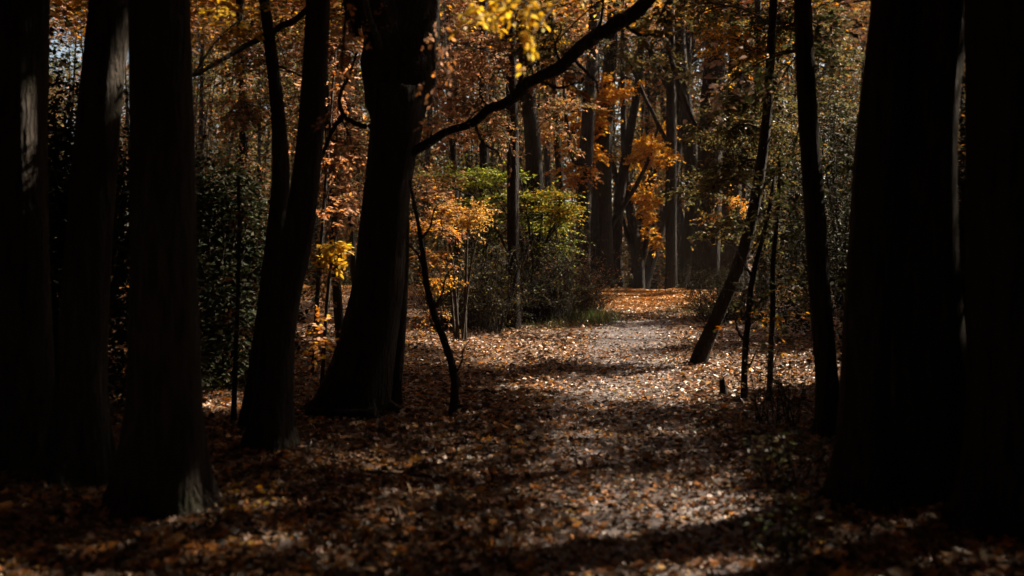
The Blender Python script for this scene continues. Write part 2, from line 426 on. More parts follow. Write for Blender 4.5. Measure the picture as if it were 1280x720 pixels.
# ------------------------------------------------------------------ trees
TREES = []          # (thing, top point) for the canopy
def path_from_px(pts, d, d_end=None):
    n = len(pts); P = []; R = []
    for i, (px, py, wd) in enumerate(pts):
        di = d if d_end is None else d + (d_end - d) * (i / (n - 1)) ** 1.2
        P.append(at(px, py, di)); R.append(wd / 2 / F_PX * di)
    return P, R
def trunk(root, pts, d, name="trunk", top=11.0, flare=.6, mat=None, seg=None, lump=.05, ground_it=True, seed=0, d_end=None, n=None):
    P, R = path_from_px(pts, d, d_end)
    if ground_it:
        g = float(ground(P[0][0], P[0][1])); P[0][2] = g
        P.insert(0, P[0] + np.array([0, 0, -.25])); R.insert(0, R[0] * 1.02)
    if top and P[-1][2] < top:
        dr = P[-1] - P[-2]; dr /= np.linalg.norm(dr); dr = dr * .5 + np.array([0, 0, .8]); 
        L = (top - P[-1][2]) / dr[2]
        P.append(P[-1] + dr * L * .5); R.append(R[-1] * .75); P.append(P[-1] + dr * L * .5 + np.array([.1, .1, 0])); R.append(R[-1] * .4)
    length = sum(np.linalg.norm(np.array(P[i + 1]) - P[i]) for i in range(len(P) - 1))
    PP, RR = smooth_path(P, R, n or max(14, int(length / .22)))
    loc = np.array(root.location)
    mb = MB()
    if ground_it and flare >= .5 and d < 14:
        r0 = R[1]; rr = np.random.default_rng(seed + 77); g0 = P[1]
        for k in range(7):
            a = k * .9 + rr.uniform(-.3, .3); ln = r0 * rr.uniform(1.5, 2.6); bend = rr.uniform(-.5, .5)
            t_ = np.linspace(0, 1, 8); rad = r0 * .55 + ln * t_
            q = np.column_stack([g0[0] + rad * np.cos(a + bend * t_), g0[1] + rad * np.sin(a + bend * t_), t_])
            q[:, 2] = ground(q[:, 0], q[:, 1]) + r0 * (.75 * (1 - t_) ** 2.2) - .02 - .05 * t_
            tube(mb, q, r0 * (.36 * (1 - t_) + .09), 8, 0, .1, seed=k + seed)
    tube(mb, PP, RR, seg or (22 if d < 14 else 14), 0, lump, flare if ground_it else 0, P[1][2] if ground_it else None, seed)
    o = mb.build(name, [mat or M_BARK], root, loc=loc)
    return PP, RR
def tree(name, label, pts, d=None, cat="tree", group=None, top=11.0, flare=.6, mat=None, canopy=True, seed=None, lump=.05):
    if d is None: d = base_depth(pts[0][0], pts[0][1])
    p = at(pts[0][0], pts[0][1], d)
    root = thing(name, label, cat, (p[0], p[1], float(ground(p[0], p[1]))), group)
    sd = seed if seed is not None else int(abs(pts[0][0]) * 7 + len(TREES)) % 1000
    PP, RR = trunk(root, pts, d, top=top, flare=flare, mat=mat, seed=sd, lump=lump)
    if canopy: TREES.append([root, PP[-1]])
    return root, PP, RR, d
def limb(root, pts, d, name="bough", d_end=None, seg=9, mat=None, lump=.1):
    P, R = path_from_px(pts, d, d_end)
    PP, RR = smooth_path(P, R, max(8, 7 * len(P)))
    kn = RR[:, None] * .7 * np.column_stack([vnoise(np.arange(len(PP)) * .45 + pts[0][0], np.zeros(len(PP)) + q) - .5 for q in (1.3, 4.7, 8.1)]) * (np.arange(len(PP)) > 2)[:, None]
    PP = PP + kn
    mb = MB(); tube(mb, PP, RR, seg, 0, lump, seed=len(pts) * 13)
    mb.build(name, [mat or M_BARK], root, loc=np.array(root.location))
    return PP

# twiggy sprays of leaves round a centre, joined back to a stem
def spray(mb, attach, c, r, n_leaf, size, pal, flat=.3, tpl=L4, tw=.012, per=11, droop=.15, twl=.45, jit=.28, lm=1, subs=None):
    n_leaf = int(n_leaf * (3.0 if tpl is L4 else 1)); size = size * (1.2 if tpl is L4 else 1)
    c = np.asarray(c, float); r = np.asarray(r, float); attach = np.asarray(attach, float)
    L = np.linalg.norm(c - attach)
    mid = (attach + c) / 2 + np.array([0, 0, .18 * L])
    main = bez(attach, mid, c, 9)
    tube(mb, main, np.linspace(tw * 1.8, tw * .8, 9), 5, 0)
    ns = subs or max(3, int(n_leaf / 160))
    starts = []
    for k in range(ns):
        s = main[rng.integers(4, 9)] if L > .6 else main[-1]
        e = c + r * rng.normal(0, .55, 3)
        q = bez(s, (s + e) / 2 + np.array([0, 0, .12 * np.linalg.norm(e - s)]), e, 7)
        tube(mb, q, np.linspace(tw * .7, tw * .3, 7), 4, 0)
        starts.append(q)
    nt_ = max(2, int(n_leaf / per)); P = []; X = []
    for k in range(nt_):
        q = starts[rng.integers(ns)]; i = rng.integers(2, 7); s = q[i]
        dr = (q[min(i, 6)] - q[i - 1]); dr = dr / (np.linalg.norm(dr) + 1e-6) * .5 + np.append(rng.normal(0, .8, 2), rng.normal(0, flat))
        dr /= np.linalg.norm(dr) + 1e-6
        ln = twl * rng.uniform(.5, 1.3)
        t = np.linspace(0, 1, 4)[:, None]
        tp = s + dr * ln * t + np.array([0, 0, -droop * ln]) * t ** 2
        tube(mb, tp, np.linspace(tw * .3, tw * .14, 4), 3, 0, cap=False)
        m = rng.integers(max(2, per - 4), per + 5)
        tt = rng.uniform(.15, 1.05, m)[:, None]
        P.append(s + dr * ln * tt + np.array([0, 0, -droop * ln]) * tt ** 2 + rng.normal(0, .012, (m, 3)))
        side = np.cross(dr, [0, 0, 1.]); sg = np.where(rng.random(m) < .5, -1, 1)[:, None]
        X.append(dr * .6 + side * sg * .8 + rng.normal(0, .25, (m, 3)) + np.array([0, 0, -droop]))
    P = np.concatenate(P); X = np.concatenate(X); n = len(P)
    # clumps of leaves share a tone
    tone = .75 + .5 * fbm(P[:, 0] * 3.1 + P[:, 2] * 2.3, P[:, 1] * 3.1 + 7)
    leaves(mb, P, X, up_norm(n, .45), rng.uniform(.65, 1.2, n) * size, pick(pal, n, jit) * tone[:, None], tpl, lm, rng.uniform(-.5, 2, n))
def crown(root, jobs, name="crown", mat=None):
    mb = MB()
    for j in jobs: spray(mb, **j)
    return mb.build(name, [M_TWIG, mat or M_LEAF], root, loc=np.array(root.location), smooth=False)
def J(px, py, d, rx, ry, rd, n, size, pal, attach, **k):
    """a spray centred at a photo position and depth; rx, ry half sizes in photo pixels, rd in metres."""
    return dict(attach=attach, c=at(px, py, d), r=np.array([rx / F_PX * d, rd, ry / F_PX * d]), n_leaf=n, size=size, pal=pal, **k)
def near(PP, z):
    return PP[np.argmin(np.abs(PP[:, 2] - z))]

exec_sections = True
# ---- left, near: tree A
rA, pA, _, dA = tree("tree", "slim dark tree at left with a flared foot, nearer than the massive forked tree",
    [(336, 562, 46), (341, 500, 43), (349, 400, 42), (371, 300, 37), (385, 200, 33), (393, 100, 31), (398, 0, 30)], flare=.8)
bA = limb(rA, [(396, 2, 9), (372, 22, 9), (340, 38, 8), (312, 54, 8), (282, 72, 7), (235, 96, 6), (180, 108, 4)], dA, d_end=dA - 1.0)
crown(rA, [J(300, 25, dA - .6, 36, 32, .4, 300, .045, YELLOW, bA[-12], tpl=L6, tw=.006, twl=.25),
           J(250, 60, dA - .7, 50, 40, .5, 120, .05, PINKBR, bA[-6], tpl=L6, tw=.006, twl=.3)])
# ---- massive forked tree B
rB, pB, _, dB = tree("tree", "massive dark old tree left of the path, its trunk forking high up",
    [(436, 517, 70), (448, 480, 70), (455, 450, 70), (465, 400, 67), (474, 350, 63), (477, 300, 60), (482, 250, 60), (488, 200, 62), (496, 150, 68), (500, 110, 72)],
    flare=.52, top=None, lump=.06, seed=31)
f1 = limb(rB, [(484, 160, 40), (479, 110, 46), (474, 60, 46), (470, 0, 46), (455, -120, 40), (440, -320, 30)], dB, seg=18, lump=.06)
f2 = limb(rB, [(500, 160, 44), (512, 110, 50), (520, 50, 50), (525, 0, 50), (540, -120, 42), (565, -320, 30)], dB, seg=18, lump=.06, d_end=dB + .6)
TREES[-1][1] = f1[-1]
bB = limb(rB, [(500, 196, 13), (527, 184, 11.5), (556, 165, 10), (590, 153, 11), (613, 136, 12), (640, 123, 14), (668, 100, 14), (700, 84, 16), (728, 58, 16), (760, 38, 18), (800, 6, 19), (860, -50, 18), (930, -110, 14)], dB, d_end=dB - 2.6)
for (x0, y0, x1, y1, x2, y2, wd) in ((592, 149, 605, 180, 628, 205, 4), (640, 122, 652, 96, 655, 66, 5), (672, 101, 700, 110, 735, 104, 5), (715, 72, 735, 92, 748, 122, 5),
                                      (745, 49, 752, 20, 748, -15, 6), (775, 26, 800, 44, 832, 52, 5), (612, 138, 600, 118, 594, 92, 3.5), (700, 82, 694, 56, 700, 28, 4)):
    f = (x0 - 500) / 360; dd = dB - 2.6 * f ** 1.2
    limb(rB, [(x0, y0, wd), (x1, y1, wd * .7), ((x1 + x2) / 2 + 4, (y1 + y2) / 2 - 4, wd * .5), (x2, y2, wd * .25)], dd, name="bough", d_end=dd - .3, seg=6)
bB2 = limb(rB, [(466, 158, 8), (448, 156, 7), (432, 146, 6), (424, 128, 5), (429, 108, 4.5), (438, 90, 4), (446, 66, 3)], dB, d_end=dB - .3)
bB3 = limb(rB, [(430, 143, 7), (418, 158, 6), (408, 182, 5), (399, 205, 3)], dB, d_end=dB - .4)
crown(rB, [J(640, 20, 5.6, 42, 15, .3, 190, .045, YELLOW, bB[-8], tpl=L6, tw=.006, twl=.16, droop=.5),
           J(597, 22, 5.8, 36, 10, .3, 190, .045, YELLOW, bB[-14], tpl=L6, tw=.005, twl=.14, droop=.5),
           J(661, 48, 5.6, 13, 16, .2, 110, .045, YELLOW, bB[-9], tpl=L6, tw=.005, twl=.12, droop=.6),
           J(820, 30, 8.9, 70, 40, .7, 160, .05, BRGREEN, bB[-6], tw=.007),
           J(690, 60, 9.6, 60, 30, .7, 130, .05, DKGREEN, bB[-16], tw=.007),
           J(605, 135, 10.4, 26, 14, .3, 90, .05, PINKBR, bB[18], tw=.005, twl=.3), J(690, 95, 9.6, 34, 16, .3, 110, .05, PINKBR + ORANGE[:1], bB[-28], tw=.005, twl=.3), J(545, 160, 10.9, 18, 14, .3, 60, .05, PEACH, bB[8], tw=.005, twl=.25),
           J(428, 60, dB - .3, 20, 30, .4, 60, .055, PINKBR, bB2[-2], tw=.006),
           J(442, 190, dB + .6, 18, 40, .4, 90, .05, PINKBR, bB3[3], tw=.006)])
nb = limb(rB, [(476, 60, 9), (462, 20, 8), (452, -20, 8), (446, -60, 7), (440, -90, 6)], dB - .3, d_end=6.2)
nb2 = limb(rB, [(530, 20, 9), (540, -20, 8), (548, -60, 7), (552, -90, 6)], dB - .3, d_end=6.2)
crown(rB, [J(432, 20, 6.4, 16, 22, .3, 46, .036, PEACH, nb[-6], tpl=L6, tw=.004, twl=.16, droop=.5), J(428, 90, 6.6, 14, 22, .3, 40, .036, PEACH, nb[-4], tpl=L6, tw=.004, twl=.16, droop=.5),
           J(418, 215, 6.8, 14, 26, .3, 44, .034, PEACH, nb[-3], tpl=L6, tw=.003, twl=.16, droop=.5), J(548, 75, 6.2, 16, 22, .3, 46, .036, PEACH, nb2[-5], tpl=L6, tw=.004, twl=.16, droop=.5),
           J(560, 120, 6.4, 22, 22, .3, 46, .034, PEACH, nb2[-4], tpl=L6, tw=.003, twl=.16, droop=.5), J(543, 165, 6.4, 10, 18, .2, 34, .034, PEACH, nb2[-3], tpl=L6, tw=.003, twl=.14, droop=.5),
           J(575, 200, 6.8, 20, 18, .3, 34, .032, PEACH, nb2[-3], tpl=L6, tw=.003, twl=.14, droop=.5)], name="near_spray")
# ---- stem C beside B
rC, pC, _, dC = tree("tree", "thin upright stem growing tight against the massive forked tree's right side",
    [(491, 508, 21), (495, 450, 20), (499, 400, 19), (503, 350, 15), (506, 300, 12), (505, 230, 11), (501, 150, 9)], flare=.35, top=6, mat=M_BARK2, canopy=False)
# ---- thin trunk D behind, with its yellow cluster
rD, pD, _, dD = tree("tree", "thin background tree seen between the two big left trunks",
    [(428, 452, 12), (424, 400, 12), (419, 330, 11), (416, 260, 11), (412, 190, 10), (406, 100, 9), (402, 0, 8)], top=11, flare=.3)
rY, pY, _, dY = tree("sapling", "sapling with one bright yellow leaf cluster between the two big left trunks",
    [(402, 498, 6), (405, 440, 5), (409, 380, 5), (414, 330, 4), (420, 296, 3)], top=None, canopy=False, cat="sapling", flare=.2, mat=M_BARK2)
crown(rY, [J(418, 306, dY, 17, 11, .3, 220, .075, YELLOW, pY[-2], tpl=L6, tw=.005, twl=.15),
           J(414, 330, dY, 16, 6, .3, 140, .075, YELLOW, pY[-4], tpl=L6, tw=.005, twl=.15),
           J(412, 420, dY - .2, 26, 46, .4, 220, .06, PEACH + ORANGE + YELLOW[:1], pY[6], tpl=L6, tw=.005, twl=.25)])
rZ, pZ, _, dZ = tree("sapling", "slender sapling hung with peach and orange leaves between the two big left trunks",
    [(392, 478, 6), (394, 420, 5.5), (398, 350, 5), (404, 270, 4.5), (410, 190, 4), (416, 110, 3), (420, 60, 2.5)], d=13.2, top=None, canopy=False, cat="sapling", flare=.2, mat=M_BARK2)
crown(rZ, [J(418, 100, dZ, 24, 34, .5, 170, .06, PEACH, pZ[-4], tpl=L6, tw=.005, twl=.3), J(425, 190, dZ, 24, 40, .5, 220, .06, PEACH, pZ[-10], tpl=L6, tw=.005, twl=.3),
           J(420, 250, dZ, 24, 34, .5, 200, .06, PEACH, pZ[-14], tpl=L6, tw=.005, twl=.3), J(405, 365, dZ - .3, 18, 26, .4, 120, .06, PEACH + YELLOW[:1], pZ[10], tpl=L6, tw=.005, twl=.25),
           J(398, 430, dZ - .3, 22, 30, .4, 150, .06, PEACH + PINKBR, pZ[6], tpl=L6, tw=.005, twl=.25), J(378, 130, dZ, 14, 60, .4, 90, .06, PEACH, pZ[-8], tpl=L6, tw=.005, twl=.3)])
rX, pX, _, dX = tree("sapling", "thin sapling with dull brown leaves left of the leaning tree at left",
    [(292, 528, 7), (294, 460, 6), (297, 380, 5.5), (299, 300, 5), (298, 220, 4)], top=None, canopy=False, cat="sapling", flare=.2, mat=M_BARK2)
crown(rX, [J(300, 250, dX, 22, 30, .4, 90, .05, PINKBR + BRGREEN, pX[-3], tpl=L6, tw=.005, twl=.25), J(296, 420, dX, 22, 40, .4, 90, .05, PINKBR + BRGREEN, pX[8], tpl=L6, tw=.005, twl=.25), J(300, 340, dX, 20, 30, .4, 60, .05, PINKBR + BRGREEN, pX[-8], tpl=L6, tw=.005, twl=.25)])
# ---- leaning dark trunk behind A
rA2, pA2, _, dA2 = tree("tree", "dark leaning tree half hidden behind the slim flared tree at left",
    [(318, 538, 30), (326, 460, 28), (336, 380, 27), (345, 300, 26), (351, 220, 22), (347, 140, 17), (338, 60, 15), (330, 0, 13)], flare=.5)
# ---- curved sapling S
rS, pS, _, dS = tree("sapling", "bare curved sapling bowing leftwards at the path's left edge",
    [(565, 520, 11), (568, 500, 10.5), (569, 475, 10), (562, 445, 9.5), (551, 415, 9), (541, 388, 8.5), (533, 355, 8), (529, 320, 7), (525, 290, 6), (519, 262, 4.5), (512, 225, 3)],
    top=None, canopy=False, cat="sapling", flare=.25, mat=M_BARK2)
for pts in ([(560, 440, 4), (552, 425, 3), (548, 405, 2), (540, 392, 1.2)], [(541, 388, 4), (552, 368, 3), (558, 345, 2), (570, 330, 1.2)], [(531, 338, 4), (522, 318, 3), (510, 305, 2), (503, 290, 1.2)], [(526, 300, 4), (538, 282, 2.6), (543, 262, 1.6), (552, 250, 1)], [(568, 470, 3.5), (576, 455, 2.4), (580, 436, 1.6), (588, 424, 1)]):
    limb(rS, pts, dS, name="twig", seg=5, mat=M_BARK2)
# ---- trunk F and E
rF, pF, _, dF = tree("tree", "straight slender tree rising through the yellow-green bush at centre",
    [(642, 410, 16), (642, 350, 15), (641, 280, 15), (641, 200, 15), (640, 130, 15), (638, 60, 14), (636, 0, 13)], flare=.3, mat=M_BARK_SHADE)
rE, pE, _, dE = tree("tree", "dark tree just right of the slender centre tree, its foot behind the bush",
    [(676, 388, 23), (672, 320, 22), (669, 245, 22), (666, 180, 20), (661, 120, 18), (655, 60, 17), (650, 0, 16)], d=29, flare=.3, mat=M_BARK_SHADE)
# ---- right side leaning H, sapling I, stump J
rH, pH, _, dH = tree("tree", "dark tree leaning right beside the lit path, clear of other trunks",
    [(872, 456, 19), (884, 425, 18), (900, 388, 17), (918, 346, 16.5), (931, 308, 16), (942, 262, 15), (950, 215, 14), (957, 160, 12), (962, 90, 11), (966, 20, 10)], flare=.35, mat=M_BARK_SHADE)
rI, pI, _, dI = tree("sapling", "thin dark sapling right of the leaning tree, leaves hanging in its top",
    [(930, 500, 8), (931, 450, 8), (935, 400, 7.5), (940, 350, 7), (950, 310, 6), (960, 270, 5), (968, 220, 4)], top=None, canopy=False, cat="sapling", flare=.25, mat=M_BARK2)
rI2, pI2, _, dI2 = tree("sapling", "slim sapling at right edge between the leafy sapling and the dark edge tree",
    [(962, 505, 8), (963, 450, 7), (966, 390, 7), (966, 330, 6), (972, 270, 5), (975, 200, 4)], top=None, canopy=False, cat="sapling", flare=.2, mat=M_BARK2)
rK, pK, _, dK = tree("tree", "dark upright tree at right edge of the wood, nearest tree right of the leaning one",
    [(1036, 548, 30), (1034, 480, 27), (1026, 380, 26), (1018, 260, 25), (1008, 120, 24), (1003, 0, 22)], flare=.6)
for pts in ([(933, 430, 4), (922, 412, 3), (918, 395, 2), (908, 384, 1.2)], [(936, 395, 4), (950, 378, 3), (956, 360, 2), (966, 350, 1.2)], [(931, 465, 3.5), (940, 452, 2.4), (946, 438, 1.6), (953, 432, 1)], [(941, 345, 4), (928, 328, 3), (920, 312, 2), (910, 305, 1.2)]):
    limb(rI, pts, dI, name="twig", seg=5, mat=M_BARK2)
def stump(px, py, wd, h_px, label):
    d = base_depth(px, py); p = at(px, py, d); g = float(ground(p[0], p[1]))
    root = thing("stump", label, "stump", (p[0], p[1], g))
    r = wd / 2 / F_PX * d; h = h_px / F_PX * d
    P = np.array([[p[0] + .02 * math.sin(3 * t), p[1], g - .08 + (h + .08) * t] for t in np.linspace(0, 1, 8)])
    mb = MB(); tube(mb, P, np.linspace(r * 1.3, r * .8, 8), 12, 0, .08, .5, g, 4)
    top = mb.v[0].reshape(8, 12, 3); top[-1, :, 2] += (.25 * h * (rng.random(12) - .3)).astype(np.float32)
    mb.v[0] = top.reshape(-1, 3)
    mb.build("stem", [M_BARK], root, loc=np.array(root.location))
stump(902, 497, 8, 22, "small broken stump on leaves left of the leafy sapling at right")

# ---- background row along the crest
BACK = [
 ("dark tree on the left verge just before the crest", [(727, 372, 17), (729, 300, 16), (731, 220, 15), (736, 140, 14), (742, 40, 12)], 36.5),
 ("stout dark tree at the left end of the crest", [(754, 367, 25), (753, 300, 23), (752, 230, 21), (756, 150, 17), (764, 60, 14)], 39),
 ("lean tree close against the right of the stout crest tree", [(772, 367, 13), (771, 310, 12), (774, 250, 11), (783, 190, 10), (797, 110, 8)], 40),
 ("forked tree in the middle of the crest, thin arms spreading", [(797, 367, 15), (797, 330, 14), (793, 295, 11), (786, 250, 9), (781, 200, 7), (779, 130, 6)], 41),
 ("straight slender pole-like tree at the crest right of the fork", [(839, 366, 12), (839, 300, 12), (839, 230, 12), (839, 160, 11), (838, 60, 10)], 39.5),
 ("tree leaning right behind the pole-like crest tree", [(804, 366, 11), (814, 328, 11), (826, 284, 11), (838, 235, 11), (848, 180, 10), (858, 100, 9)], 43),
 ("bent tree between the pole-like tree and the broad crest tree", [(848, 366, 17), (858, 320, 18), (866, 270, 18), (866, 215, 17), (860, 160, 16), (852, 90, 14)], 41),
 ("broad dark tree at the right end of the crest", [(884, 372, 36), (884, 310, 31), (886, 230, 27), (890, 130, 24), (896, 20, 20)], 37.5),
 ("dark tree right of the broad crest tree, behind the leaning tree", [(914, 378, 24), (914, 300, 22), (916, 200, 19), (920, 80, 16)], 36),
 ("thin tree in front of the far wood, between verge tree and bush", [(706, 378, 10), (704, 310, 9), (700, 230, 9), (694, 140, 8), (690, 40, 7)], 40),
 ("slim upright tree behind the bush, left of the slender centre tree", [(607, 392, 13), (606, 300, 12), (605, 180, 12), (604, 60, 11), (604, -10, 11)], 31),
 ("thin tree farther back, just right of the massive forked tree", [(572, 398, 10), (571, 300, 9), (567, 200, 9), (560, 80, 8)], 33),
 ("grey thin tree seen over the bush, right of centre", [(690, 384, 9), (688, 300, 8), (684, 200, 8), (684, 90, 7)], 48),
 ("faint thin tree over the middle of the path, far beyond the crest", [(818, 372, 8), (815, 300, 8), (811, 200, 7), (809, 90, 6)], 56),
 ("faint far tree leaning left beyond the crest", [(868, 372, 8), (856, 300, 8), (843, 220, 7), (826, 120, 6), (812, 60, 5)], 54),
 ("far thin tree left of the stout crest tree", [(741, 370, 7), (740, 300, 7), (742, 200, 6), (747, 90, 6)], 52),
 ("thin far tree between slim flared tree and its leaning neighbour", [(310, 430, 14), (309, 340, 13), (306, 240, 12), (304, 120, 11), (300, 0, 10)], 22),
 ("far thin tree right behind the slim flared tree at left", [(446, 424, 9), (442, 330, 9), (437, 240, 8), (434, 120, 8), (430, 0, 7)], 27),
 ("slender far tree at the right, behind the dark edge tree", [(955, 392, 13), (953, 300, 12), (950, 200, 11), (948, 80, 10)], 30),
 ("tall far tree over the leaning tree's top at right", [(930, 384, 12), (928, 300, 11), (930, 180, 10), (934, 60, 9)], 40),
]
BK = {}
for i, (lab, pts, d) in enumerate(BACK):
    if i < 9: pts = [(a, b, c * 1.18) for a, b, c in pts]
    r_, p_, _, _ = tree("tree", lab, pts, d=d, flare=.35, seed=100 + i, top=13, mat=M_BARK_SHADE)
    BK[i] = (r_, p_, d)
limb(BK[3][0], [(796, 340, 8), (806, 310, 7), (812, 270, 6), (818, 220, 5), (830, 170, 4)], 41, mat=M_BARK_SHADE)
limb(BK[3][0], [(797, 325, 6), (786, 300, 5), (776, 265, 5), (768, 220, 4), (762, 190, 3)], 41, mat=M_BARK_SHADE)
limb(BK[4][0], [(838, 190, 6), (820, 150, 5), (800, 110, 5), (786, 70, 4), (776, 30, 3)], 39.5, mat=M_BARK_SHADE)
limb(BK[6][0], [(860, 170, 10), (846, 130, 9), (826, 90, 8), (805, 50, 7), (785, 10, 6)], 41, mat=M_BARK_SHADE)
limb(BK[1][0], [(752, 240, 8), (742, 205, 7), (728, 180, 6), (712, 160, 5), (700, 150, 4)], 39, mat=M_BARK_SHADE)

for (b, pts) in ((7, [(887, 200, 12), (868, 160, 10), (850, 110, 8), (838, 70, 6), (830, 20, 4)]), (8, [(915, 220, 9), (936, 180, 7), (952, 140, 5), (965, 90, 3)]), (0, [(731, 230, 8), (716, 195, 6), (708, 150, 5), (704, 100, 3)]),
                 (5, [(826, 284, 7), (812, 250, 5), (806, 210, 4), (803, 160, 3)]), (2, [(775, 245, 6), (766, 205, 5), (752, 175, 4), (748, 130, 3)]), (1, [(753, 300, 8), (772, 268, 7), (790, 240, 6), (808, 205, 5), (822, 160, 3)])):
    limb(BK[b][0], pts, BK[b][2], mat=M_BARK_SHADE)
# crowns in view
crown(BK[1][0], [J(742, 150, 38.5, 26, 26, 1.0, 700, .12, ORANGE, near(BK[1][1], 6)), J(735, 190, 38, 30, 22, 1.0, 800, .11, ORANGE, near(BK[1][1], 5)),
                 J(760, 115, 38, 30, 20, 1.0, 600, .11, ORANGE, near(BK[1][1], 7)), J(722, 215, 36.5, 30, 18, 1.0, 620, .1, ORANGE + PINKBR, near(BK[1][1], 4.4)),
                 J(770, 60, 39, 40, 35, 1.2, 500, .11, BRGREEN, near(BK[1][1], 8))])
crown(BK[3][0], [J(812, 180, 40, 22, 16, 1.0, 500, .11, ORANGE, near(BK[3][1], 5)), J(792, 196, 40, 22, 12, 1.0, 450, .1, ORANGE + YELLOW, near(BK[3][1], 5)),
                 J(815, 255, 40.5, 22, 22, .8, 500, .1, ORANGE, near(BK[3][1], 3.2)), J(800, 240, 40.5, 16, 18, .8, 300, .1, ORANGE, near(BK[3][1], 3.2)),
                 J(818, 295, 40.5, 16, 20, .8, 300, .1, ORANGE, near(BK[3][1], 2.4))])
crown(BK[4][0], [J(822, 186, 38.6, 20, 12, .8, 420, .1, ORANGE, near(BK[4][1], 5)), J(850, 90, 39, 30, 24, 1, 260, .11, BRGREEN, near(BK[4][1], 7)), J(800, 40, 39, 40, 25, 1, 300, .11, BRGREEN, near(BK[4][1], 8))])
crown(BK[7][0], [J(917, 256, 36, 17, 9, .8, 420, .09, ORANGE, near(BK[7][1], 3.6)), J(910, 278, 36, 22, 6, .8, 240, .09, ORANGE + BRGREEN, near(BK[7][1], 3.2)),
                 J(900, 170, 36, 45, 14, 1, 700, .1, BRGREEN, near(BK[7][1], 5)), J(892, 45, 35, 30, 26, 1, 700, .1, ORANGE + BRGREEN, near(BK[7][1], 8)),
                 J(930, 120, 35, 40, 25, 1, 600, .1, BRGREEN, near(BK[7][1], 6))])
crown(rH, [J(920, 215, 17, 60, 7, 1.2, 800, .06, BRGREEN, near(pH, 2.9)), J(905, 172, 17.5, 60, 6, 1.2, 700, .06, BRGREEN, near(pH, 3.4)),
           J(945, 130, 17, 55, 14, 1.0, 700, .06, BRGREEN, near(pH, 4)), J(930, 70, 17, 55, 18, 1.0, 700, .06, BRGREEN + ORANGE, near(pH, 4.6)),
           J(930, 285, 16.5, 50, 7, 1.0, 500, .06, DKGREEN + BRGREEN, near(pH, 2.1)), J(890, 235, 17.5, 45, 6, 1, 450, .06, BRGREEN, near(pH, 2.6)),
           J(965, 30, 17, 50, 30, 1, 500, .07, DKGREEN, near(pH, 5)), J(870, 20, 18, 50, 18, 1.0, 450, .06, BRGREEN, near(pH, 5)),
           J(985, 170, 17, 40, 30, 1, 500, .06, BRGREEN, near(pH, 3.8))])
crown(rK, [J(905, 112, 10.2, 42, 20, .6, 60, .075, PALE, near(pK, 3.4), tpl=L6, tw=.006, per=5), J(930, 80, 10.2, 36, 14, .6, 40, .075, PALE, near(pK, 3.6), tpl=L6, tw=.006, per=5),
           J(885, 132, 10.2, 30, 12, .5, 34, .075, PALE, near(pK, 3.3), tpl=L6, tw=.006, per=5), J(965, 130, 10, 34, 24, .6, 50, .06, PALE + BRGREEN, near(pK, 3.3), tpl=L6, tw=.006, per=6),
           J(985, 60, 9.5, 45, 50, .6, 170, .06, DKGREEN, near(pK, 3.8), tw=.006), J(990, 200, 9.5, 35, 50, .6, 150, .06, DKGREEN, near(pK, 2.8), tw=.006)])
crown(rI, [J(952, 270, 11.4, 34, 40, .5, 60, .055, DKGREEN + BRGREEN, pI[-3], tw=.005), J(955, 330, 11.4, 34, 30, .5, 50, .055, DKGREEN + BRGREEN, pI[-6], tw=.005),
           J(925, 362, 11.3, 26, 9, .4, 60, .05, DKGREEN, pI[-9], tw=.004), J(975, 390, 11.3, 26, 24, .4, 70, .055, DKGREEN + ORANGE, pI[-9], tw=.004)])
crown(rI2, [J(975, 250, 11, 30, 50, .5, 80, .055, DKGREEN, pI2[-3], tw=.005), J(985, 340, 11, 26, 40, .5, 60, .055, DKGREEN + BRGREEN, pI2[-6], tw=.005)])
crown(rE, [J(700, 140, 28, 40, 40, 1, 450, .085, PINKBR + BRGREEN, near(pE, 5)), J(680, 60, 28, 50, 30, 1, 450, .085, BRGREEN, near(pE, 7)), J(725, 60, 28, 40, 40, 1, 350, .085, PINKBR + BRGREEN, near(pE, 7))])
crown(rF, [J(600, 60, 19, 45, 40, .9, 450, .07, PINKBR, near(pF, 5)), J(570, 120, 18.5, 40, 40, .9, 450, .07, PINKBR, near(pF, 4.6)), J(610, 170, 19, 35, 30, .8, 300, .07, PINKBR + BRGREEN, near(pF, 4)),
           J(680, 25, 19, 30, 25, .8, 260, .07, BRGREEN + YELLOW, near(pF, 6))])
crown(BK[10][0], [J(580, 60, 30, 50, 60, 1.2, 600, .09, PINKBR, near(BK[10][1], 7)), J(610, 150, 30, 50, 40, 1.2, 500, .09, BRGREEN + PINKBR, near(BK[10][1], 5))])
crown(rD, [J(430, 60, dD, 34, 50, .8, 500, .06, PINKBR, near(pD, 4.5)), J(430, 180, dD, 34, 40, .8, 450, .06, PINKBR, near(pD, 3.2)), J(432, 245, dD, 30, 40, .7, 420, .06, PINKBR, near(pD, 2.6)),
           J(400, 330, dD, 26, 40, .7, 220, .06, PINKBR + BRGREEN, near(pD, 1.6)), J(330, 80, dD, 50, 50, .8, 420, .06, PINKBR + BRGREEN, near(pD, 4))])
crown(BK[16][0], [J(310, 130, 21, 44, 50, 1, 700, .075, BRGREEN + PINKBR[:2], near(BK[16][1], 4.5)), J(330, 40, 21, 50, 40, 1, 600, .075, BRGREEN + PINKBR[:2], near(BK[16][1], 6)),
                  J(305, 230, 21, 34, 50, 1, 500, .075, BRGREEN + PINKBR, near(BK[16][1], 3)), J(360, 150, 21, 40, 60, 1, 500, .075, PINKBR + BRGREEN, near(BK[16][1], 4))])
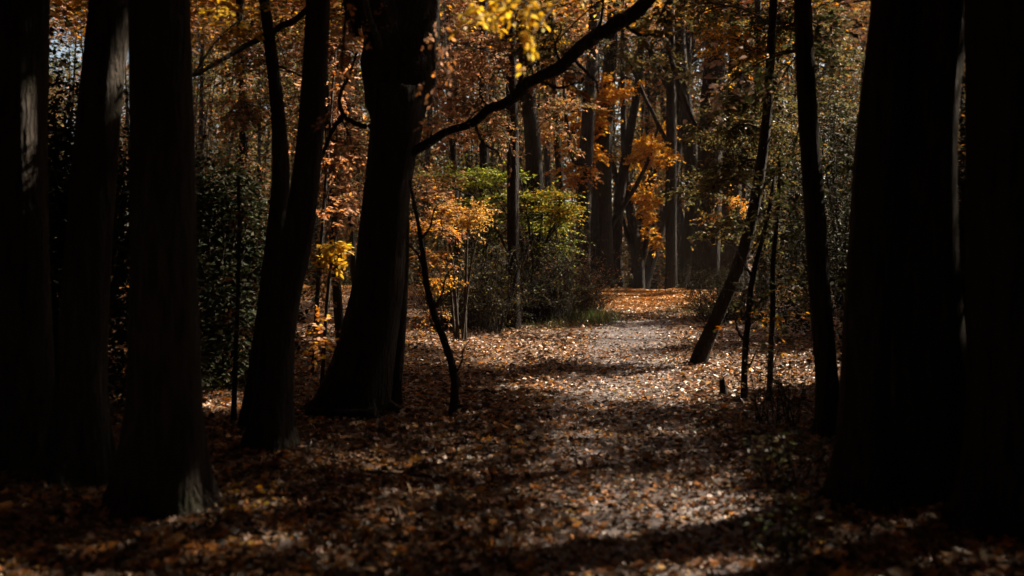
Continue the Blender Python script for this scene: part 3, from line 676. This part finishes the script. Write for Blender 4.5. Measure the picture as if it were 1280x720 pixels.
crown(BK[17][0], [J(425, 100, 26, 40, 60, 1, 600, .08, PINKBR, near(BK[17][1], 6)), J(420, 230, 26, 40, 50, 1, 600, .08, PINKBR, near(BK[17][1], 4)), J(410, 330, 26, 40, 50, 1, 450, .08, PINKBR + BRGREEN, near(BK[17][1], 2))])
crown(BK[18][0], [J(960, 200, 29, 50, 60, 1, 600, .09, BRGREEN + DKGREEN, near(BK[18][1], 4.5)), J(960, 60, 29, 50, 50, 1, 600, .09, BRGREEN + DKGREEN, near(BK[18][1], 7)), J(1045, 50, 28.5, 45, 40, 1, 700, .1, BRGREEN + DKGREEN, near(BK[18][1], 6.5)), J(1050, 130, 28.5, 40, 40, 1, 600, .1, BRGREEN + DKGREEN, near(BK[18][1], 5))])
for i, pal in ((9, PINKBR + ORANGE), (12, PINKBR), (13, PINKBR + ORANGE), (14, ORANGE + PINKBR), (15, PINKBR), (19, BRGREEN), (11, PINKBR)):
    r_, p_, d = BK[i]; px = CX + F_PX * near(p_, 5)[0] / d
    crown(r_, [J(px + rng.normal(0, 12), py, d - .5, 45, 34, 1.3, 420, .11, pal, near(p_, max(2.5, EYE - (py - HY) / F_PX * d - .8))) for py in (20, 90, 160)])

# ---- the bush at centre, its left neighbour, the bramble thickets
def bush(label, px, py, stems, jobs, name="bush", mat=None, d=None, cat="bush", tw=None):
    d = d or base_depth(px, py); p = at(px, py, d); g = float(ground(p[0], p[1]))
    root = thing(name, label, cat, (p[0], p[1], g))
    mb = MB(); ends = []
    for (ex, ey, wd) in stems:
        e = at(ex, ey, d + rng.normal(0, .4)); s = np.array([p[0] + rng.normal(0, .15), p[1] + rng.normal(0, .15), g - .1])
        q = bez(s, np.array([s[0] * .7 + e[0] * .3, s[1], (s[2] + 2 * e[2]) / 3]), e, 12)
        tube(mb, q, np.linspace(wd / 2 / F_PX * d, wd / 5 / F_PX * d, 12), 7, 0, .05, seed=int(ex)); ends.append(q)
    mb.build("stem", [M_BARK2], root, loc=np.array(root.location))
    jj = []
    for k, (x, y, rx, ry, n, size, pal, kw) in enumerate(jobs):
        c = at(x, y, d); q = min(ends, key=lambda q: np.linalg.norm(q[-1] - c))
        jj.append(J(x, y, d + rng.normal(0, .3), rx, ry, .8, n, size, pal, q[rng.integers(6, 12)], **kw))
    crown(root, jj, mat=mat)
    return root
FL = dict(flat=.1, droop=.12, twl=.5, subs=6)
GY_ = GREEN + [(.5, .38, .04), (.42, .36, .04)]
bush("yellow-green leafy bush at centre, its layered top catching the sun", 668, 402,
     [(615, 226, 5), (650, 222, 5), (680, 255, 5), (705, 262, 4), (640, 260, 4), (575, 226, 4)],
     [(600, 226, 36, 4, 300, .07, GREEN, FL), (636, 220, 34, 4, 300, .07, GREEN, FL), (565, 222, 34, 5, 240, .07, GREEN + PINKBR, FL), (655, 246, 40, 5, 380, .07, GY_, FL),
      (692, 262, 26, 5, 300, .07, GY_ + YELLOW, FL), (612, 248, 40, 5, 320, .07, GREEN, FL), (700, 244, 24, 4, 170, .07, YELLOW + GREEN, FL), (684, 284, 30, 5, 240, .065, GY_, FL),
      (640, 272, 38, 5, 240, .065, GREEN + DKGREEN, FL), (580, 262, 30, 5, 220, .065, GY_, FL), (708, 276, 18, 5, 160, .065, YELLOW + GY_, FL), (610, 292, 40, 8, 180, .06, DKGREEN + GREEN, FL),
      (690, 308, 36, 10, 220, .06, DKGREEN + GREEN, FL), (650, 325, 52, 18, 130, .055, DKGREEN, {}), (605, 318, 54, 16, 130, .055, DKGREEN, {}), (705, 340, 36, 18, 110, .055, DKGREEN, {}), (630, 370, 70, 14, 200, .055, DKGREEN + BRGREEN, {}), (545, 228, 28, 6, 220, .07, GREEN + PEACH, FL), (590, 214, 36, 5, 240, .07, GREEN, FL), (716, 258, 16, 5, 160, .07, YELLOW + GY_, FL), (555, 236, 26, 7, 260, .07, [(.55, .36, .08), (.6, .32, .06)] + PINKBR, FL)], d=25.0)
bush("orange and straw-coloured bush left of the yellow-green one", 572, 425,
     [(560, 290, 5), (585, 270, 5), (545, 250, 4), (600, 280, 4), (575, 330, 4)],
     [(565, 262, 24, 9, 420, .055, ORANGE + PINKBR, {}), (590, 270, 24, 8, 520, .055, [(.55, .36, .08), (.6, .32, .06), (.5, .25, .06)], {}), (548, 285, 18, 14, 300, .055, ORANGE + PINKBR, {}),
      (540, 320, 14, 22, 220, .055, ORANGE + PINKBR, {}), (528, 250, 14, 25, 200, .055, PINKBR, {}), (550, 350, 16, 12, 130, .05, ORANGE, {}), (535, 400, 14, 16, 160, .05, ORANGE + PINKBR, {})])
def bramble(label, px, py, wpx, hpx, n, pal, name="bramble"):
    d = base_depth(px, py); p = at(px, py, d); g = float(ground(p[0], p[1]))
    root = thing(name, label, "bramble", (p[0], p[1], g)); mb = MB()
    W = wpx / F_PX * d; H = hpx / F_PX * d
    for k in range(n):
        s = np.array([p[0] + rng.uniform(-W, W), p[1] + rng.uniform(-.8, .8), 0]); s[2] = ground(s[0], s[1]) - .05
        e = s + np.array([rng.normal(0, .6), rng.normal(0, .5), H * rng.uniform(.2, 1.0) ** 1.3 * 1.15])
        m = (s + e) / 2 + np.array([rng.normal(0, .2), rng.normal(0, .2), H * .3])
        q = bez(s, m, e, 8); tube(mb, q, np.linspace(.008, .003, 8), 4, 0)
        for j in range(3):
            i = rng.integers(2, 8); e2 = q[i] + np.array([rng.normal(0, .35), rng.normal(0, .3), rng.normal(.1, .2)])
            tube(mb, bez(q[i], (q[i] + e2) / 2 + np.array([0, 0, .08]), e2, 4), [.004, .003, .0025, .002], 3, 0, cap=False)
            m_ = 7; t = rng.random(m_)[:, None]
            P = q[i] * (1 - t) + e2 * t + rng.normal(0, .03, (m_, 3))
            leaves(mb, P, rnd_dir(m_, .4), up_norm(m_, .6), rng.uniform(.03, .065, m_), pick(pal, m_), L4, 1)
    mb.build("crown", [M_TWIG, M_LEAF], root, loc=np.array(root.location), smooth=False)
bramble("dark twiggy bramble under the yellow-green bush", 655, 402, 62, 120, 330, DKGREEN + BRGREEN)
bramble("twiggy bramble under the orange bush, left of the slender centre tree", 585, 412, 45, 95, 260, DKGREEN + BRGREEN)
bramble("brown bramble on the left verge near the crest", 712, 392, 34, 70, 300, BRGREEN + PINKBR)
bramble("low dark bramble at the foot of the leaning tree, right verge", 915, 400, 40, 60, 260, DKGREEN)

# green grass tuft on the verge
def grass(px, py, wpx, n, label, h=.3):
    d = base_depth(px, py); p = at(px, py, d); W = wpx / F_PX * d
    x = p[0] + rng.normal(0, W * .5, n); y = p[1] + rng.normal(0, .8, n); P = np.column_stack([x, y, ground(x, y) - .01])
    X = np.column_stack([rng.normal(0, .5, n), rng.normal(0, .5, n), np.ones(n)])
    mb = MB()
    tpl = (np.array([[0, .03, 0], [0, -.03, 0], [.5, .022, .03], [.5, -.022, .03], [.85, .012, .16], [.85, -.012, .16], [1.05, 0, .3]]), [0, 1, 3, 2, 2, 3, 5, 4, 4, 5, 6], [4, 4, 3])
    leaves(mb, P, X, rnd_dir(n, .1), rng.uniform(.35, 1.3, n) * h, pick([(.04, .07, .018), (.055, .085, .022), (.09, .09, .03), (.15, .12, .05)], n), tpl, 0)
    if h < .2: return tag(mb.build("low_grass", [M_LEAF]), label, "grass", kind="stuff")
    root = thing("grass_tuft", label, "grass", (p[0], p[1], float(ground(p[0], p[1]))))
    mb.build("blades", [M_LEAF], root, loc=np.array(root.location))
grass(733, 399, 40, 1300, "green grass tuft on the left verge where the path brightens")
grass(893, 392, 60, 1400, "low thin green grass on the right verge behind the leaning tree", .17)
grass(690, 408, 40, 500, "sparse low grass in front of the yellow-green bush", .16)

# ---- fallen log at B's foot
dl = base_depth(400, 525); a0 = at(384, 522, dl + .1); a1 = at(470, 521, dl - .1)
lg = thing("log", "dark fallen log lying at the massive forked tree's foot", "log", (a0 + a1) / 2)
q = bez(a0, (a0 + a1) / 2 + np.array([0, 0, .05]), a1, 12); q[:, 2] = ground(q[:, 0], q[:, 1]) + .05
mb = MB(); tube(mb, q, np.linspace(.05, .075, 12), 12, 0, .08, seed=3); mb.build("stem", [M_BARK], lg, loc=np.array(lg.location))

# ------------------------------------------------------------------ the wood carried on either side, near trunks put in to keep it dark
SIDE = [
 ("thick dark tree left of the slim flared tree, close to the camera", [(206, 640, 92), (208, 500, 84), (206, 330, 80), (202, 150, 78), (198, 0, 76)]),
 ("thick dark tree second from the left edge", [(100, 606, 66), (102, 480, 58), (112, 300, 54), (126, 120, 52), (138, 0, 50)]),
 ("thick dark tree at the far left edge", [(30, 588, 78), (30, 500, 70), (26, 320, 68), (24, 140, 66), (26, 0, 64)]),
 ("thick dark tree just right of the dark edge tree, close to the camera", [(1078, 628, 70), (1080, 500, 62), (1088, 330, 58), (1100, 150, 54), (1116, 0, 50)]),
 ("thick dark tree second from the right edge", [(1170, 622, 96), (1166, 500, 84), (1156, 320, 80), (1158, 140, 78), (1170, 0, 80)]),
 ("thick dark tree at the far right edge", [(1262, 660, 100), (1264, 500, 94), (1258, 320, 90), (1254, 140, 88), (1252, 0, 86)]),
]
for i, (lab, pts) in enumerate(SIDE):
    r_, p_, _, _ = tree("tree", lab, pts, flare=.7, seed=300 + i, lump=.06)
def filler_yew(label, x, y, rx, ry, h, n, seed):  # made-up shrub, put in to darken the sides and bright background gaps
    g = float(ground(x, y)); root = thing("filler_shrub", label, "shrub", (x, y, g)); mb = MB()
    mb2 = MB()
    for k in range(9):
        a = rng.random() * 6.28; e = np.array([x + rx * .6 * math.cos(a), y + ry * .6 * math.sin(a), g + h * rng.uniform(.5, .95)]); s = np.array([x + .1 * math.cos(a), y + .1 * math.sin(a), g - .1])
        tube(mb2, bez(s, (s + e) / 2 + np.array([0, 0, .3]), e, 8), np.linspace(.05, .012, 8), 6, 0)
    mb2.build("stem", [M_BARK], root, loc=np.array(root.location))
    cc = rng.normal(0, 1, (40, 3)); cc /= np.linalg.norm(cc, axis=1)[:, None]; cc *= rng.uniform(.45, 1, (40, 1)); cc[:, 2] = np.abs(cc[:, 2]) 
    k = rng.integers(0, 40, n)
    P = cc[k] * np.array([rx, ry, h]) + rng.normal(0, 1, (n, 3)) * np.array([.2 * rx, .2 * ry, .11 * h])
    P[:, 2] = np.abs(P[:, 2]) + .03; P += np.array([x, y, g])
    leaves(mb, P, rnd_dir(n, .5), up_norm(n, .6), rng.uniform(.05, .1, n), pick([(.018, .028, .012), (.028, .036, .014), (.035, .03, .014)], n), L4, 0)
    mb.build("crown", [M_EVER], root, loc=np.array(root.location), smooth=False)
FILLER_YEW = [("added dark evergreen shrub behind the two left edge trees", -4.3, 10.2, 1.3, 1.0, 3.8, 21600), ("added dark evergreen shrub behind the tree left of the slim flared one", -3.5, 12.0, .85, .9, 2.6, 14400),
       ("added tall dark evergreen shrub at the far left edge, behind the trees", -6.2, 12.0, 1.4, 1.2, 4.4, 21600),
       ("added dark evergreen shrub behind the right edge trees", 4.9, 10.0, 1.2, 1.0, 3.2, 21600), ("added dark evergreen shrub behind the dark edge tree at right", 5.0, 12.4, .9, .9, 2.8, 15600),
       ("added broad dark evergreen shrub right of the leaning tree, farther back", 6.6, 20, 1.7, 1.5, 4.6, 16000), ("added dark evergreen shrub behind the leaning tree, beyond the right verge", 8.6, 27, 2.2, 1.8, 5.0, 16000),
       ("added dark evergreen shrub between the two nearest right edge trees", 4.9, 8.6, .7, .7, 3.4, 14000),
       ("added tall dark evergreen shrub at the far right edge, behind the trees", 6.4, 12.2, 1.4, 1.2, 4.4, 21600),
       ]
for i, a in enumerate(FILLER_YEW): filler_yew(*a, seed=i)
# dead sticks on the floor
for i, (px, py, L, a, lab) in enumerate([(610, 560, .55, .3, "dead stick lying crosswise on the leaves just right of the curved sapling's foot"), (700, 640, .5, 2.4, "dead stick slanting across the leaves at the path's near left edge"),
        (880, 540, .6, 1.0, "dead stick lying on the leaves below the small broken stump"), (500, 600, .6, 2.8, "dead stick lying on leaves in front of the massive forked tree")]):
    d = base_depth(px, py); x, y, _ = at(px, py, d)
    t = np.linspace(-.5, .5, 7); q = np.column_stack([x + L * t * math.cos(a) + .05 * L * np.sin(5 * t + i), y + L * t * math.sin(a), t]); q[:, 2] = ground(q[:, 0], q[:, 1]) + .035
    rt = thing("dead_stick", lab, "stick", (x, y, float(ground(x, y))), "dead sticks on the forest floor")
    mb = MB(); tube(mb, q, np.linspace(.011, .005, 7), 6, 0, .15, seed=i)
    e = q[3] + np.array([.2 * L * math.cos(a + .8), .2 * L * math.sin(a + .8), .015]); tube(mb, bez(q[3], (q[3] + e) / 2, e, 4), [.006, .005, .004, .003], 5, 0)
    mb.build("stem", [M_BARK2], rt, loc=np.array(rt.location))
# low plants in the near right corner
def low_plant(px, py, wpx, hpx, n, pal, label):
    d = base_depth(px, py); p = at(px, py, d); g = float(ground(p[0], p[1])); W = wpx / F_PX * d; H = hpx / F_PX * d
    root = thing("low_plant", label, "plant", (p[0], p[1], g)); mb = MB()
    for k in range(n):
        s = np.array([p[0] + rng.uniform(-W, W) * .6, p[1] + rng.uniform(-.3, .3), g - .03]); e = s + np.array([rng.normal(0, W * .5), rng.normal(0, .2), H * rng.uniform(.4, 1)])
        q = bez(s, (s + e) / 2 + np.array([0, 0, H * .25]), e, 6); tube(mb, q, np.linspace(.004, .0015, 6), 4, 0)
        m_ = 8; t = rng.random(m_); P = q[np.clip((t * 5).astype(int) + 1, 0, 5)] + rng.normal(0, .02, (m_, 3))
        leaves(mb, P, rnd_dir(m_, .4), up_norm(m_, .5), rng.uniform(.03, .06, m_), pick(pal, m_), L6, 1)
    mb.build("crown", [M_TWIG, M_LEAF], root, loc=np.array(root.location), smooth=False)
low_plant(985, 700, 60, 90, 26, DKGREEN, "dark low leafy plant in the near right corner of the floor")
low_plant(985, 610, 60, 80, 26, DKGREEN, "dark low leafy plant below the dark edge tree at right")
low_plant(970, 532, 46, 120, 40, DKGREEN + BRGREEN, "dark leafy undergrowth plant right of the two thin saplings at right")
low_plant(322, 632, 34, 16, 14, ORANGE + YELLOW, "low seedling with bright orange leaves at left, below the slim flared tree")

# ------------------------------------------------------------------ canopy overhead, added and holed to shape the sunlight, shared out to the trees
Nc = 350000
Nd = 68000  # extra leaves that deepen the shade over the near floor
cx_ = np.concatenate([rng.uniform(-26, 30, Nc), rng.uniform(-14, 20, Nd)]); cy_ = np.concatenate([rng.uniform(-14, 74, Nc), rng.uniform(-8, 24, Nd)]); Nc += Nd
cl = fbm(cx_ * .45 + 11, cy_ * .45 + 3, 3)
zb = np.maximum(6.0, EYE + np.where(cy_ > 22, .185, .262) * np.maximum(cy_, 0) + .6)
cz_ = zb + 1.0 + 6.5 * rng.random(Nc) * (0.4 + cl)
P = np.column_stack([cx_, cy_, cz_])
sz_ = rng.uniform(.26, .48, Nc)
sp = (cy_ > 22) | (cy_ < 21) & (cx_ > -6) & (cx_ < 18)          # finer leaves where they are seen or dapple the near floor
fine = np.repeat(np.where(sp)[0], 3)
P = np.concatenate([P[~sp], P[fine] + rng.normal(0, .25, (len(fine), 3))]); cl = np.concatenate([cl[~sp], cl[fine]]); cy_ = P[:, 1]
sz_ = np.concatenate([sz_[~sp], sz_[fine] * .58]); Nc = len(P)
k = (rng.random(Nc) > open_sky(P)) & ((cl > .22) | (cy_ < 26))
P = P[k]; sz_ = sz_[k]
tops = np.array([t[1] for t in TREES])
own = np.concatenate([np.argmin(((q[:, None, :2] - tops[None, :, :2]) ** 2).sum(2), 1) for q in np.array_split(P, 20)])
for i, (root, top) in enumerate(TREES):
    Q = P[own == i]; n = len(Q)
    if n < 3: continue
    mb = MB()
    for k in range(min(14, 3 + n // 150)):
        e = Q[rng.integers(n)]
        tube(mb, bez(top - np.array([0, 0, rng.uniform(0, 3)]), (top + e) / 2 + np.array([0, 0, 1.0]), e, 8), np.linspace(.06, .012, 8), 5, 0)
    leaves(mb, Q, rnd_dir(n, .3), up_norm(n, .5), sz_[own == i], pick(PINKBR + BRGREEN + ORANGE, n), L4, 1)
    mb.build("shade_crown", [M_TWIG, M_LEAF], root, loc=np.array(root.location), smooth=False)

# ------------------------------------------------------------------ far-off wood: one mass ahead on the rise, and all round the sides and back
mb = MB()
def far_tree(x, y, h, r, nl, size, pal):
    g = float(ground(x, y)); lean = rng.normal(0, .04, 2)
    hh = np.linspace(.5, h, 12); tp = np.column_stack([hh * 0 + x, hh * 0 + y, g + hh])
    if y < 56 and open_sky(tp).max() > .6: return
    P = np.array([[x + lean[0] * h * t, y + lean[1] * h * t, g - .2 + (h + .2) * t] for t in np.linspace(0, 1, 6)])
    tube(mb, P, np.linspace(r, r * .3, 6), 7, 0, .05, seed=int(rng.integers(999)))
    nc = 9; c = np.column_stack([rng.normal(0, 1.3, nc), rng.normal(0, 1.3, nc), h * rng.uniform(.03, 1.02, nc)]) + P[0] * np.array([1, 1, 1])
    for q in c: tube(mb, bez(P[rng.integers(1, 5)], (P[3] + q) / 2, q, 4), [.05, .04, .03, .015], 3, 0, cap=False)
    n = nl; Q = c[rng.integers(0, nc, n)] + rng.normal(0, 1, (n, 3)) * np.array([1.2, 1.2, 1.0])
    Q[:, 2] = np.maximum(Q[:, 2], g + .1)
    Q = Q[(rng.random(n) > open_sky(Q) * (y < 56)) & (np.hypot(Q[:, 0], Q[:, 1]) > 6.5)]; n = len(Q)
    leaves(mb, Q, rnd_dir(n, .4), up_norm(n, .5), rng.uniform(.6, 1.2, n) * size, pick(pal, n), L4, 1)
for k in range(210):                                  # ahead
    y = rng.uniform(49, 90); x = rng.uniform(-.62, .62) * y
    far_tree(x, y, rng.uniform(12, 24), rng.uniform(.1, .22), 2200, .3, [PINKBR + BRGREEN, BRGREEN, ORANGE[:2] + BRGREEN + DKGREEN, BRGREEN + DKGREEN][rng.integers(4)])
for k in range(110):                                 # ahead, farther still
    y = rng.uniform(92, 135); x = rng.uniform(-.6, .6) * y
    far_tree(x, y, rng.uniform(18, 28), .2, 2200, .62, [BRGREEN, PINKBR + BRGREEN][rng.integers(2)])
for k in range(230):                                 # sides and back, added to block sky light from there
    a = rng.uniform(-.25, math.pi + .25); rr = rng.uniform(13, 34)
    x = rr * math.cos(a); y = 8 - rr * math.sin(a) * .8
    if rng.random() < .5: x = rng.choice([-1, 1]) * rng.uniform(11, 26); y = rng.uniform(0, 50)
    if abs(x) < .55 * y: continue
    far_tree(x, y, rng.uniform(9, 13), rng.uniform(.12, .25), 1000, .45, BRGREEN + DKGREEN)
tag(mb.build("far_wood", [M_TWIG, M_LEAF], smooth=False), "autumn woodland mass far beyond the crest and added round the sides to block sky light", "woodland", kind="stuff")

# ------------------------------------------------------------------ air
HAZE = 0.00025
if HAZE > 0:
    m, t, out = new_mat("woodland_air")
    pv = t.nodes.new("ShaderNodeVolumePrincipled")
    pv.inputs["Color"].default_value = (.95, .86, .8, 1); pv.inputs["Density"].default_value = HAZE; pv.inputs["Anisotropy"].default_value = .2
    t.links.new(pv.outputs[0], out.inputs["Volume"])
    x0, x1, y0, y1, z0, z1 = -262., 262., -152., 302., -4., 36.
    v = np.array([[x, y, z] for z in (z0, z1) for y in (y0, y1) for x in (x0, x1)])
    mb = MB(); mb.add(v, [0, 2, 3, 1, 4, 5, 7, 6, 0, 1, 5, 4, 2, 6, 7, 3, 0, 4, 6, 2, 1, 3, 7, 5], [4] * 6)
    tag(mb.build("haze", [m], smooth=False), None, None, kind="stuff")
    S.cycles.volume_bounces = 0
